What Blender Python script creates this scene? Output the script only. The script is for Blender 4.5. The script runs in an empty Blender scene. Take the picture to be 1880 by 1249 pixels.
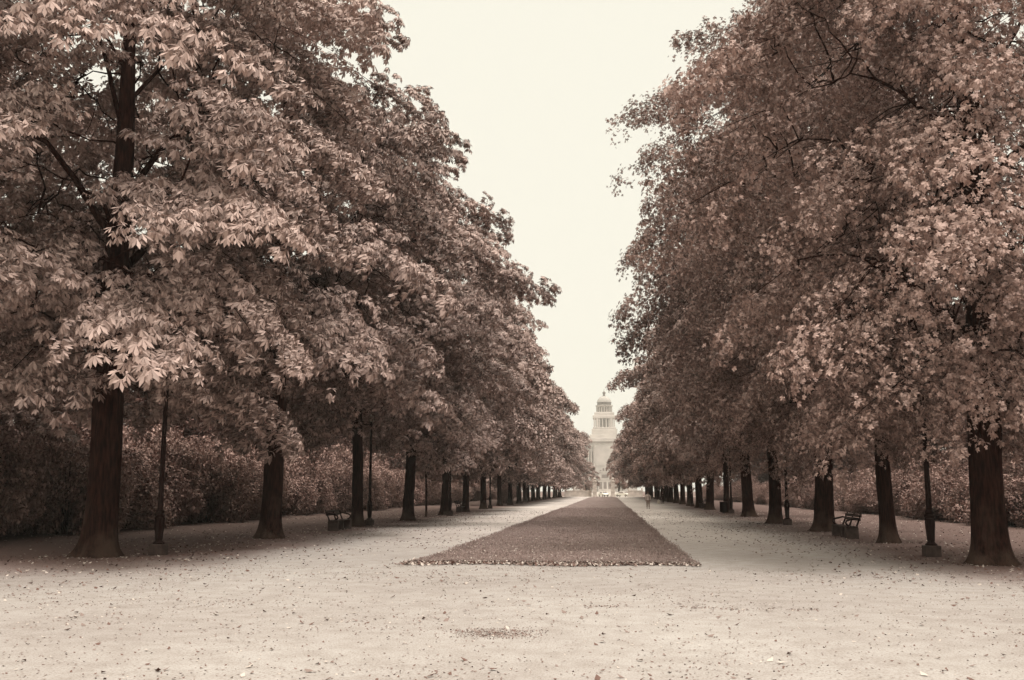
import bpy, math, random
import numpy as np
from mathutils import Vector, Matrix
R = math.radians
rng = np.random.default_rng(11)
random.seed(11)
sc = bpy.context.scene
col = sc.collection

# ------------------------------------------------------------------ camera, sky, sun, exposure
H_EYE, F_PX, PX0, PY0 = 1.8, 1828.0, 940.0, 624.5
PITCH, YAW = R(8.57), R(5.47)
cd = bpy.data.cameras.new('camera'); cam = bpy.data.objects.new('camera', cd); col.objects.link(cam)
cd.sensor_width = 36.0; cd.lens = 36.0 * F_PX / 1880.0; cd.clip_start = 0.1; cd.clip_end = 5000
cam.location = (0, 0, H_EYE)
cam.rotation_euler = (R(90) + PITCH, 0, YAW)
sc.camera = cam
CAMR = (Matrix.Rotation(YAW, 3, 'Z') @ Matrix.Rotation(R(90) + PITCH, 3, 'X'))

def ground_at(px, py):
    """the spot of open ground seen at a point of the photograph (1880 wide)"""
    d = CAMR @ Vector(((px - PX0) / F_PX, -(py - PY0) / F_PX, -1.0))
    t = -H_EYE / d.z
    return d.x * t, d.y * t

SUN_EL, SUN_AZ = R(58), R(140)      # azimuth clockwise from +Y: behind the camera, to the right
w = bpy.data.worlds.new('World'); sc.world = w; w.use_nodes = True
nt = w.node_tree; nt.nodes.clear()
def N(nt, t, **k):
    n = nt.nodes.new(t)
    for a, b in k.items():
        if a in n.bl_rna.properties: setattr(n, a, b)
        else: n.inputs[a].default_value = b
    return n
out = N(nt, 'ShaderNodeOutputWorld'); bg = N(nt, 'ShaderNodeBackground')
sky = N(nt, 'ShaderNodeTexSky'); sky.sky_type = 'NISHITA'; sky.sun_disc = False
sky.sun_elevation = SUN_EL; sky.sun_rotation = SUN_AZ; sky.air_density = 2; sky.dust_density = 6
bw = N(nt, 'ShaderNodeRGBToBW'); nt.links.new(sky.outputs[0], bw.inputs[0])
# overcast: an even bright cream deck, a little of the clear sky's brightness showing through, brighter overhead
tc = N(nt, 'ShaderNodeTexCoord'); sep = N(nt, 'ShaderNodeSeparateXYZ'); nt.links.new(tc.outputs['Generated'], sep.inputs[0])
mr = N(nt, 'ShaderNodeMapRange'); nt.links.new(sep.outputs[2], mr.inputs[0])
for i, v in ((1, 0.47), (2, 0.95), (3, 1.0), (4, 3.0)): mr.inputs[i].default_value = v
m1 = N(nt, 'ShaderNodeMath', operation='MULTIPLY'); nt.links.new(bw.outputs[0], m1.inputs[0]); m1.inputs[1].default_value = 0.06
m2 = N(nt, 'ShaderNodeMath', operation='ADD'); nt.links.new(m1.outputs[0], m2.inputs[0]); m2.inputs[1].default_value = 8.55
m3 = N(nt, 'ShaderNodeMath', operation='MULTIPLY'); nt.links.new(m2.outputs[0], m3.inputs[0]); nt.links.new(mr.outputs[0], m3.inputs[1])
vm = N(nt, 'ShaderNodeVectorMath', operation='SCALE'); vm.inputs[0].default_value = (1.0, 0.965, 0.84)
nt.links.new(m3.outputs[0], vm.inputs['Scale']); nt.links.new(vm.outputs[0], bg.inputs[0])
bg.inputs[1].default_value = 0.11
nt.links.new(bg.outputs[0], out.inputs[0])

sd = bpy.data.lights.new('sun', 'SUN'); sun = bpy.data.objects.new('sun', sd); col.objects.link(sun)
sd.energy = 2.8; sd.angle = R(16); sd.color = (1.0, 0.97, 0.92)
sdir = Vector((math.sin(SUN_AZ) * math.cos(SUN_EL), math.cos(SUN_AZ) * math.cos(SUN_EL), math.sin(SUN_EL)))
sun.rotation_euler = sdir.to_track_quat('Z', 'Y').to_euler(); sun.location = (0, -20, 60)
sc.view_settings.view_transform = 'Standard'; sc.view_settings.look = 'None'
sc.view_settings.exposure = 0.0; sc.view_settings.gamma = 1.0
sc.cycles.use_denoising = True
sc.cycles.max_bounces = 6; sc.cycles.diffuse_bounces = 2; sc.cycles.glossy_bounces = 2
sc.cycles.transmission_bounces = 4; sc.cycles.volume_bounces = 0
sc.cycles.pixel_filter_type = 'BLACKMAN_HARRIS'; sc.cycles.filter_width = 1.5

# ------------------------------------------------------------------ helpers
def tag(o, label=None, cat=None, group=None, kind=None):
    if label: o['label'] = label
    if cat: o['category'] = cat
    if group: o['group'] = group
    if kind: o['kind'] = kind
    return o
def empty(name, loc=(0, 0, 0), rz=0.0, label=None, cat=None, group=None):
    o = bpy.data.objects.new(name, None); col.objects.link(o); o.empty_display_size = .2
    o.location = loc; o.rotation_euler = (0, 0, rz)
    return tag(o, label, cat, group)
def link(name, me, mat=None, parent=None):
    o = bpy.data.objects.new(name, me); col.objects.link(o)
    if mat is not None and len(me.materials) == 0:
        for m in (mat if isinstance(mat, (list, tuple)) else [mat]): me.materials.append(m)
    if parent: o.parent = parent
    return o
def tri_mesh(name, V, T, mats=None, mi=None, smooth=False):
    me = bpy.data.meshes.new(name)
    V = np.ascontiguousarray(V, dtype=np.float32); T = np.ascontiguousarray(T, dtype=np.int32)
    me.vertices.add(len(V)); me.vertices.foreach_set('co', V.ravel())
    me.loops.add(T.size); me.loops.foreach_set('vertex_index', T.ravel())
    k = T.shape[1]
    me.polygons.add(len(T))
    me.polygons.foreach_set('loop_start', np.arange(0, T.size, k, dtype=np.int32))
    me.polygons.foreach_set('loop_total', np.full(len(T), k, dtype=np.int32))
    if mats:
        for m in mats: me.materials.append(m)
    if mi is not None: me.polygons.foreach_set('material_index', np.ascontiguousarray(mi, dtype=np.int32))
    if smooth: me.polygons.foreach_set('use_smooth', np.ones(len(T), dtype=bool))
    me.update(calc_edges=True)
    return me
class MB:
    """collects simple solids and links them as ONE mesh object"""
    def __init__(s): s.v = []; s.f = []
    def add(s, vs, fs):
        n = len(s.v); s.v += [tuple(v) for v in vs]; s.f += [tuple(i + n for i in f) for f in fs]; return s
    def box(s, x0, x1, y0, y1, z0, z1, taper=0.0, bev=0.0):
        t = taper
        if bev:
            b = bev
            rings = [(x0 + b, x1 - b, y0 + b, y1 - b, z0), (x0, x1, y0, y1, z0 + b), (x0 + t, x1 - t, y0 + t, y1 - t, z1 - b), (x0 + t + b, x1 - t - b, y0 + t + b, y1 - t - b, z1)]
        else:
            rings = [(x0, x1, y0, y1, z0), (x0 + t, x1 - t, y0 + t, y1 - t, z1)]
        vs = []; fs = []
        for (a, b_, c, d, z) in rings: vs += [(a, c, z), (b_, c, z), (b_, d, z), (a, d, z)]
        m = len(rings)
        fs.append((3, 2, 1, 0)); fs.append(tuple(4 * (m - 1) + i for i in range(4)))
        for k in range(m - 1):
            for i in range(4):
                j = (i + 1) % 4; fs.append((4 * k + i, 4 * k + j, 4 * k + 4 + j, 4 * k + 4 + i))
        return s.add(vs, fs)
    def lathe(s, prof, cx=0, cy=0, seg=20, flute=0.0, nfl=8):
        vs = []; fs = []
        for (r, z) in prof:
            for i in range(seg):
                a = 2 * math.pi * i / seg
                rr = r * (1 + flute * math.cos(nfl * a))
                vs.append((cx + rr * math.cos(a), cy + rr * math.sin(a), z))
        for k in range(len(prof) - 1):
            for i in range(seg):
                j = (i + 1) % seg; fs.append((k * seg + i, k * seg + j, (k + 1) * seg + j, (k + 1) * seg + i))
        fs.append(tuple(reversed(range(seg)))); fs.append(tuple((len(prof) - 1) * seg + i for i in range(seg)))
        return s.add(vs, fs)
    def tube(s, pts, rad, seg=8):
        V, F = tube_arrays([Vector(p) for p in pts], rad if isinstance(rad, (list, tuple)) else [rad] * len(pts), seg)
        return s.add(V, F + [tuple(reversed(range(seg))), tuple(len(V) - seg + i for i in range(seg))])
    def build(s, name, mat, parent=None, smooth=False, loc=None):
        me = bpy.data.meshes.new(name); me.from_pydata(s.v, [], s.f); me.update()
        if smooth:
            for p in me.polygons: p.use_smooth = True
            me.set_sharp_from_angle(angle=R(35))
        o = link(name, me, mat, parent)
        if loc: o.location = loc
        return o
def tube_arrays(pts, rads, seg=8, flute=None):
    V = []; F = []
    up = Vector((0.13, 0.97, 0.2)).normalized()
    for k, p in enumerate(pts):
        a = pts[max(k - 1, 0)]; b = pts[min(k + 1, len(pts) - 1)]
        t = (b - a).normalized(); u = up.cross(t)
        if u.length < 1e-3: u = Vector((1, 0, 0)).cross(t)
        u.normalize(); v = t.cross(u)
        for i in range(seg):
            an = 2 * math.pi * i / seg
            r = rads[k] * (flute(an, k) if flute else 1.0)
            V.append(p + u * (r * math.cos(an)) + v * (r * math.sin(an)))
    for k in range(len(pts) - 1):
        for i in range(seg):
            j = (i + 1) % seg
            F.append((k * seg + i, k * seg + j, (k + 1) * seg + j, (k + 1) * seg + i))
    return V, F

# ------------------------------------------------------------------ materials
def mat(name, c, rough=.8, spec=.3, var=0.0, scale=6.0, bump=0.0, bscale=30.0, stretch=(1, 1, 1), c2=None, metal=0.0, detail=6):
    m = bpy.data.materials.new(name); m.use_nodes = True; nt = m.node_tree
    b = nt.nodes['Principled BSDF']; b.inputs['Roughness'].default_value = rough
    b.inputs['Specular IOR Level'].default_value = spec; b.inputs['Metallic'].default_value = metal
    b.inputs['Base Color'].default_value = (*c, 1)
    tc = N(nt, 'ShaderNodeTexCoord'); mp = N(nt, 'ShaderNodeMapping'); mp.inputs['Scale'].default_value = stretch
    nt.links.new(tc.outputs['Object'], mp.inputs[0])
    if c2 or var:
        n = N(nt, 'ShaderNodeTexNoise'); n.inputs['Scale'].default_value = scale; n.inputs['Detail'].default_value = detail
        nt.links.new(mp.outputs[0], n.inputs['Vector'])
        r = N(nt, 'ShaderNodeValToRGB'); nt.links.new(n.outputs[0], r.inputs[0])
        c2 = c2 or tuple(x * (1 - var) for x in c)
        r.color_ramp.elements[0].position = .35; r.color_ramp.elements[0].color = (*c2, 1)
        r.color_ramp.elements[1].position = .65; r.color_ramp.elements[1].color = (*c, 1)
        nt.links.new(r.outputs[0], b.inputs['Base Color'])
    if bump:
        n2 = N(nt, 'ShaderNodeTexNoise'); n2.inputs['Scale'].default_value = bscale; n2.inputs['Detail'].default_value = 8
        nt.links.new(mp.outputs[0], n2.inputs['Vector'])
        bp = N(nt, 'ShaderNodeBump'); bp.inputs['Strength'].default_value = bump; bp.inputs['Distance'].default_value = .04
        nt.links.new(n2.outputs[0], bp.inputs['Height']); nt.links.new(bp.outputs[0], b.inputs['Normal'])
    return m
def leaf_mat(name, c, c2, trans=.2, rough=.5, spec=.5, scale=.35):
    m = bpy.data.materials.new(name); m.use_nodes = True; nt = m.node_tree
    b = nt.nodes['Principled BSDF']; o = nt.nodes['Material Output']
    b.inputs['Roughness'].default_value = rough; b.inputs['Specular IOR Level'].default_value = spec
    b.inputs['Specular Tint'].default_value = (1, .96, .92, 1)
    tc = N(nt, 'ShaderNodeTexCoord'); n = N(nt, 'ShaderNodeTexNoise'); n.inputs['Scale'].default_value = scale; n.inputs['Detail'].default_value = 3
    nt.links.new(tc.outputs['Object'], n.inputs['Vector'])
    g = N(nt, 'ShaderNodeNewGeometry'); oi = N(nt, 'ShaderNodeObjectInfo')
    a = N(nt, 'ShaderNodeMath', operation='MULTIPLY_ADD'); nt.links.new(g.outputs['Random Per Island'], a.inputs[0]); a.inputs[1].default_value = .55
    nt.links.new(n.outputs[0], a.inputs[2])
    a2 = N(nt, 'ShaderNodeMath', operation='MULTIPLY_ADD'); nt.links.new(oi.outputs['Random'], a2.inputs[0]); a2.inputs[1].default_value = .08
    nt.links.new(a.outputs[0], a2.inputs[2])
    r = N(nt, 'ShaderNodeValToRGB'); nt.links.new(a2.outputs[0], r.inputs[0])
    r.color_ramp.elements[0].position = .42; r.color_ramp.elements[0].color = (*c2, 1)
    r.color_ramp.elements[1].position = 1.0; r.color_ramp.elements[1].color = (*c, 1)
    nt.links.new(r.outputs[0], b.inputs['Base Color'])
    t = N(nt, 'ShaderNodeBsdfTranslucent'); nt.links.new(r.outputs[0], t.inputs[0])
    mx = N(nt, 'ShaderNodeMixShader'); mx.inputs[0].default_value = trans
    nt.links.new(b.outputs[0], mx.inputs[1]); nt.links.new(t.outputs[0], mx.inputs[2]); nt.links.new(mx.outputs[0], o.inputs[0])
    return m
M = {}
M['chestnut'] = leaf_mat('chestnut_leaf', (.48, .345, .305), (.055, .027, .021), .03, .5, .3)
M['maple'] = leaf_mat('maple_leaf', (.42, .285, .248), (.05, .027, .021), .04, .55, .25)
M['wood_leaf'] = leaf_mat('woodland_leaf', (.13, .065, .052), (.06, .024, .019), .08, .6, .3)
M['shrub'] = leaf_mat('shrub_leaf', (.43, .285, .245), (.06, .024, .019), .06, .6, .15, .5)
M['bark'] = mat('bark', (.042, .017, .0125), .95, .04, c2=(.007, .0026, .002), scale=5, bump=1.0, bscale=9, stretch=(3.5, 3.5, .55))
def add_moss(m):
    """pale lichen on the lowest metre and a half of the bark, broken up by noise"""
    nt = m.node_tree; b = nt.nodes['Principled BSDF']; src = b.inputs['Base Color'].links[0].from_socket
    tc = N(nt, 'ShaderNodeTexCoord'); sp = N(nt, 'ShaderNodeSeparateXYZ'); nt.links.new(tc.outputs['Object'], sp.inputs[0])
    n = N(nt, 'ShaderNodeTexNoise'); n.inputs['Scale'].default_value = 1.6; n.inputs['Detail'].default_value = 5; nt.links.new(tc.outputs['Object'], n.inputs['Vector'])
    f = N(nt, 'ShaderNodeMath', operation='MULTIPLY_ADD'); nt.links.new(n.outputs[0], f.inputs[0]); f.inputs[1].default_value = 5.0; 
    g = N(nt, 'ShaderNodeMath', operation='MULTIPLY'); nt.links.new(sp.outputs[2], g.inputs[0]); g.inputs[1].default_value = -1.1; nt.links.new(g.outputs[0], f.inputs[2])
    mr = N(nt, 'ShaderNodeMapRange'); nt.links.new(f.outputs[0], mr.inputs[0])
    for i, v in ((1, 1.4), (2, 2.6), (3, 0.0), (4, .6)): mr.inputs[i].default_value = v
    mx = N(nt, 'ShaderNodeMix', data_type='RGBA'); nt.links.new(mr.outputs[0], mx.inputs[0]); nt.links.new(src, mx.inputs[6]); mx.inputs[7].default_value = (.095, .062, .047, 1)
    nt.links.new(mx.outputs[2], b.inputs['Base Color'])
add_moss(M['bark'])
M['stone'] = mat('weathered_stone', (.08, .052, .043), .85, .3, var=.45, scale=7, bump=.4, bscale=40)
M['iron'] = mat('cast_iron', (.016, .006, .005), .8, .12, var=.4, scale=9)
M['lamp_iron'] = mat('painted_lamp_iron', (.022, .009, .007), .8, .12, var=.35, scale=9)
M['wood'] = mat('bench_wood', (.06, .035, .028), .7, .3, var=.4, scale=5, stretch=(1, .2, 1))
M['pale_stone'] = mat('pale_stone', (.50, .43, .38), .85, .2, var=.3, scale=1.2, bump=.2, bscale=6)
M['palace'] = mat('palace_stone', (.50, .44, .40), .85, .2, var=.2, scale=.12)
M['palace_dark'] = mat('shadowed_openings_glass', (.12, .08, .07), .3, .5)
M['dome'] = mat('dome_gilding', (.40, .36, .33), .7, .2, var=.15, scale=.4)
M['glass'] = mat('lamp_glass', (.62, .56, .48), .15, .6)

# ------------------------------------------------------------------ setting: ground, lawn, street
GX0, GX1, GY0, GY1 = -420.0, 420.0, -45.0, 1350.0
def vnoise(x, y, s, seed=0):
    """smooth value noise for numpy arrays"""
    x = np.asarray(x) / s + seed * 17.13; y = np.asarray(y) / s + seed * 9.71
    xi = np.floor(x).astype(int); yi = np.floor(y).astype(int); fx = x - xi; fy = y - yi
    fx = fx * fx * (3 - 2 * fx); fy = fy * fy * (3 - 2 * fy)
    def h(a, b):
        n = (a * 374761393 + b * 668265263 + seed * 1442695) & 0x7fffffff
        n = (n ^ (n >> 13)) * 1274126177 & 0x7fffffff
        return ((n ^ (n >> 16)) & 0xffff) / 65535.0
    return (h(xi, yi) * (1 - fx) + h(xi + 1, yi) * fx) * (1 - fy) + (h(xi, yi + 1) * (1 - fx) + h(xi + 1, yi + 1) * fx) * fy
def grid_mesh(name, xs, ys, zf, m):
    X, Y = np.meshgrid(xs, ys); Z = zf(X, Y)
    V = np.stack([X, Y, Z], -1).reshape(-1, 3); nx = len(xs); ny = len(ys)
    I = np.arange(nx * ny).reshape(ny, nx)
    Fq = np.stack([I[:-1, :-1], I[:-1, 1:], I[1:, 1:], I[1:, :-1]], -1).reshape(-1, 4)
    return tri_mesh(name, V, Fq, [m], smooth=True)
def gz(x, y):
    near = np.clip((70 - np.abs(np.asarray(y) - 20)) / 40, 0, 1)
    return near * (0.03 * (vnoise(x, y, 3.1, 3) - .5) + .012 * (vnoise(x, y, .8, 5) - .5))
def ground_mat():
    m = bpy.data.materials.new('beaten_gravel'); m.use_nodes = True; nt = m.node_tree; b = nt.nodes['Principled BSDF']
    b.inputs['Roughness'].default_value = .92; b.inputs['Specular IOR Level'].default_value = .2
    tc = N(nt, 'ShaderNodeTexCoord')
    def noise(s, d, st=(1, 1, 1)):
        mp = N(nt, 'ShaderNodeMapping'); mp.inputs['Scale'].default_value = st; nt.links.new(tc.outputs['Object'], mp.inputs[0])
        n = N(nt, 'ShaderNodeTexNoise'); n.inputs['Scale'].default_value = s; n.inputs['Detail'].default_value = d; n.inputs['Roughness'].default_value = .6
        nt.links.new(mp.outputs[0], n.inputs['Vector']); return n
    n1 = noise(.16, 6, (1, .7, 1)); n2 = noise(2.2, 8); n3 = noise(38, 6)
    r1 = N(nt, 'ShaderNodeValToRGB'); nt.links.new(n1.outputs[0], r1.inputs[0])
    e = r1.color_ramp.elements; e[0].position = .3; e[0].color = (.290, .252, .234, 1); e[1].position = .72; e[1].color = (.405, .370, .347, 1)
    r2 = N(nt, 'ShaderNodeValToRGB'); nt.links.new(n2.outputs[0], r2.inputs[0])
    e = r2.color_ramp.elements; e[0].position = .28; e[0].color = (.84, .81, .79, 1); e[1].position = .6; e[1].color = (1.04, 1.04, 1.04, 1)
    r3 = N(nt, 'ShaderNodeValToRGB'); nt.links.new(n3.outputs[0], r3.inputs[0])
    e = r3.color_ramp.elements; e[0].position = .3; e[0].color = (.62, .56, .53, 1); e[1].position = .52; e[1].color = (1.03, 1.03, 1.03, 1)
    mx = N(nt, 'ShaderNodeMix', data_type='RGBA', blend_type='MULTIPLY'); mx.inputs[0].default_value = 1
    nt.links.new(r1.outputs[0], mx.inputs[6]); nt.links.new(r2.outputs[0], mx.inputs[7])
    my = N(nt, 'ShaderNodeMix', data_type='RGBA', blend_type='MULTIPLY'); my.inputs[0].default_value = 1
    nt.links.new(mx.outputs[2], my.inputs[6]); nt.links.new(r3.outputs[0], my.inputs[7])
    # dark bands along the two tree rows: earth tone with crown shade painted in
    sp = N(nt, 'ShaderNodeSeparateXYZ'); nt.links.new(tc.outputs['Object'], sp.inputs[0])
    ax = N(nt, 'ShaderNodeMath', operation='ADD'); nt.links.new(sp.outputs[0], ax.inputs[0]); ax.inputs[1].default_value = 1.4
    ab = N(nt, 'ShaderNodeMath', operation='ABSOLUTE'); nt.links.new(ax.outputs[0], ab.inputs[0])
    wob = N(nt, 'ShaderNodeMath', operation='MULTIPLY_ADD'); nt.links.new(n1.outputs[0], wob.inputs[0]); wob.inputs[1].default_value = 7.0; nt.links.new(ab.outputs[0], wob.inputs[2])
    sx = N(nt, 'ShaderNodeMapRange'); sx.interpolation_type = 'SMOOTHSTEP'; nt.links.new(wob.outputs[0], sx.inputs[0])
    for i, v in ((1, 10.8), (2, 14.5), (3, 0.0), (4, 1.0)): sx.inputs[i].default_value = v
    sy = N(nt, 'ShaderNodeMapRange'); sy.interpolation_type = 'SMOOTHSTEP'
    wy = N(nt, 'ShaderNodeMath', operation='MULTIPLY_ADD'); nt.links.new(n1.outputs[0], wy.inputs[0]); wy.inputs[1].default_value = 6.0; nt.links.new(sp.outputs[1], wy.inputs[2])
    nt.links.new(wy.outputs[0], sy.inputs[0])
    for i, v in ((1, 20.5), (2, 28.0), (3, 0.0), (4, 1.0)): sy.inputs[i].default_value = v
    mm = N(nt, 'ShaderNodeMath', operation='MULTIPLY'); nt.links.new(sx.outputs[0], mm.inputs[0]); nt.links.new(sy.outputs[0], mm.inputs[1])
    # the two walks beside the lawn, painted paler to offset the crowns' shade
    wk = N(nt, 'ShaderNodeMapRange'); wk.interpolation_type = 'SMOOTHSTEP'; nt.links.new(wob.outputs[0], wk.inputs[0])
    for i, v in ((1, 12.5), (2, 9.5), (3, 0.0), (4, 1.0)): wk.inputs[i].default_value = v
    wy2 = N(nt, 'ShaderNodeMapRange'); wy2.interpolation_type = 'SMOOTHSTEP'; nt.links.new(wy.outputs[0], wy2.inputs[0])
    for i, v in ((1, 24.0), (2, 55.0), (3, 0.0), (4, 1.0)): wy2.inputs[i].default_value = v
    wm = N(nt, 'ShaderNodeMath', operation='MULTIPLY'); nt.links.new(wk.outputs[0], wm.inputs[0]); nt.links.new(wy2.outputs[0], wm.inputs[1])
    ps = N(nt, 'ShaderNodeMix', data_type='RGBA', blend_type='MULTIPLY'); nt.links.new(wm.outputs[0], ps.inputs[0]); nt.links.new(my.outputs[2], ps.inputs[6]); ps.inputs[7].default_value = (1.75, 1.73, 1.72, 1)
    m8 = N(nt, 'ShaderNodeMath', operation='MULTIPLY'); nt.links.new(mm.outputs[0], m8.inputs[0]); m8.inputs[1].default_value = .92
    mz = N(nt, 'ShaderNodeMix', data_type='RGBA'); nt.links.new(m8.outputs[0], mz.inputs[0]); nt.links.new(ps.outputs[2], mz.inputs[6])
    shaded_soil = N(nt, 'ShaderNodeMix', data_type='RGBA', blend_type='MULTIPLY'); shaded_soil.inputs[0].default_value = 1
    shaded_soil.inputs[6].default_value = (.135, .08, .068, 1); nt.links.new(r3.outputs[0], shaded_soil.inputs[7]); nt.links.new(shaded_soil.outputs[2], mz.inputs[7])
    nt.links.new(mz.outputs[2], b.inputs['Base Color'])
    bp = N(nt, 'ShaderNodeBump'); bp.inputs['Strength'].default_value = .5; bp.inputs['Distance'].default_value = .02
    nt.links.new(n3.outputs[0], bp.inputs['Height']); nt.links.new(bp.outputs[0], b.inputs['Normal'])
    return m
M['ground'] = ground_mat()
xs = np.concatenate([np.linspace(GX0, -40, 12)[:-1], np.linspace(-40, 40, 161), np.linspace(40, GX1, 12)[1:]])
ys = np.concatenate([np.linspace(GY0, 0, 8)[:-1], np.linspace(0, 90, 181), np.linspace(90, GY1, 40)[1:]])
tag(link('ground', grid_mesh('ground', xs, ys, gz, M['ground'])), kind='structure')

# lawn: long strip down the middle of the avenue, ragged front corners
LX0, LX1 = -4.7, 2.05
LY0, LY1 = ground_at(1000, 1037)[1], 268.0
M['lawn'] = mat('cut_grass', (.29, .218, .20), .9, .15, c2=(.20, .142, .128), scale=1.3, bump=.8, bscale=22, stretch=(1, .6, 1))
def lawn_edges(y):
    a = LX0 + .05 * math.sin(y * .35) + .03 * math.sin(y * 1.3 + 1); b = LX1 + .05 * math.sin(y * .4 + 2) + .03 * math.sin(y * 1.4)
    if y < LY0 + 2.0:
        a -= .2 * (1 - (y - LY0) / 2.0); b += .1 * (1 - (y - LY0) / 2.0)
    if y > LY1 - 14: k = (y - LY1 + 14) / 14; a += 1.2 * k * k; b -= 1.0 * k * k
    return a, b
V = []; Fq = []; lys = np.concatenate([np.linspace(LY0, 60, 90), np.linspace(62, LY1, 90)]); nxl = 18
for j, y in enumerate(lys):
    a, b = lawn_edges(y)
    for i in range(nxl):
        u = i / (nxl - 1); x = a + (b - a) * u; yy = y + (.20 * math.sin(x * 1.7) + .10 * math.sin(x * 4.1 + 1) + .06 * math.sin(x * 9.3 + 2)) * (1 if j == 0 else max(0, 1 - (y - LY0) / 1.5))
        e = min(u, 1 - u) * (b - a); z = .016 + .05 * min(1, e / .5) * min(1, .3 + (y - LY0) / .6)
        V.append((x, yy, z + .012 * (vnoise(x, yy, .7, 8) - .5)))
for j in range(len(lys) - 1):
    for i in range(nxl - 1):
        k = j * nxl + i; Fq.append((k, k + 1, k + nxl + 1, k + nxl))
tag(link('lawn', tri_mesh('lawn', np.array(V), np.array(Fq), [M['lawn']], smooth=True)), kind='structure')

def blades(n, xf, yf, hmin, hmax, wid, zbase):
    x = xf; y = yf; a = rng.uniform(0, 2 * np.pi, n); h = rng.uniform(hmin, hmax, n); lean = rng.uniform(0, .7, n) * h; la = rng.uniform(0, 2 * np.pi, n)
    P = np.zeros((n, 3, 3)); P[:, :, 0] = x[:, None]; P[:, :, 1] = y[:, None]; P[:, :, 2] = zbase
    P[:, 0, 0] -= np.cos(a) * wid; P[:, 0, 1] -= np.sin(a) * wid; P[:, 1, 0] += np.cos(a) * wid; P[:, 1, 1] += np.sin(a) * wid
    P[:, 2, 0] += np.cos(la) * lean; P[:, 2, 1] += np.sin(la) * lean; P[:, 2, 2] += h
    return P.reshape(-1, 3)
n = 110000
yb = LY0 + .05 + (100 - LY0) * rng.uniform(0, 1, n) ** 2.0
xb = rng.uniform(0, 1, n)
ea = np.array([lawn_edges(y) for y in yb]); xb = ea[:, 0] + (ea[:, 1] - ea[:, 0]) * xb + rng.normal(0, .05, n)
Vg = blades(n, xb, yb, .03, .085, .011, .045)
M['blade'] = leaf_mat('grass_blade', (.37, .283, .26), (.22, .158, .142), .15, .7, .2, .8)
tag(link('grass', tri_mesh('grass', Vg, np.arange(len(Vg)).reshape(-1, 3), [M['blade']])), 'short mown grass standing on the central lawn strip', 'grass', kind='stuff')

# street beyond the end of the park
M['asphalt'] = mat('street_surface', (.40, .345, .30), .9, .2, var=.2, scale=.5)
def sheet(name, x0, x1, y0, y1, z, m):
    return tag(link(name, tri_mesh(name, np.array([(x0, y0, z), (x1, y0, z), (x1, y1, z), (x0, y1, z)]), np.array([(0, 1, 2, 3)]), [m])), kind='structure')
sheet('street', -60, 60, 276, 292, .008, M['asphalt'])
sheet('road', -9, 6, 292, 1040, .008, M['asphalt'])

# ------------------------------------------------------------------ foliage kit
def rotz(a): 
    c, s = np.cos(a), np.sin(a); z = np.zeros_like(a); o = np.ones_like(a)
    return np.stack([np.stack([c, -s, z], -1), np.stack([s, c, z], -1), np.stack([z, z, o], -1)], -2)
def roty(a):   # positive dips +X downwards
    c, s = np.cos(a), np.sin(a); z = np.zeros_like(a); o = np.ones_like(a)
    return np.stack([np.stack([c, z, s], -1), np.stack([z, o, z], -1), np.stack([-s, z, c], -1)], -2)
def rotx(a):
    c, s = np.cos(a), np.sin(a); z = np.zeros_like(a); o = np.ones_like(a)
    return np.stack([np.stack([o, z, z], -1), np.stack([z, c, -s], -1), np.stack([z, s, c], -1)], -2)
def leaflet(l, wd, droop=.12):
    return np.array([(0, 0, 0), (.62 * l, -wd / 2, -.05 * l), (l, 0, -droop * l), (.62 * l, wd / 2, -.05 * l)])
def fan_leaf(angles, lens, wds, pitch, r):
    out = []
    for a, l, wd in zip(angles, lens, wds):
        A = np.array([R(a)]); P = np.array([R(pitch + r.uniform(-10, 10))])
        m = (rotz(A) @ roty(P))[0]; out.append(leaflet(l, wd) @ m.T)
    return np.concatenate(out)
def place(T, Rm, t):
    """T (k,3) template, Rm (n,3,3), t (n,3) -> (n*k,3)"""
    return (np.einsum('nij,kj->nki', Rm, T) + t[:, None, :])
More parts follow.
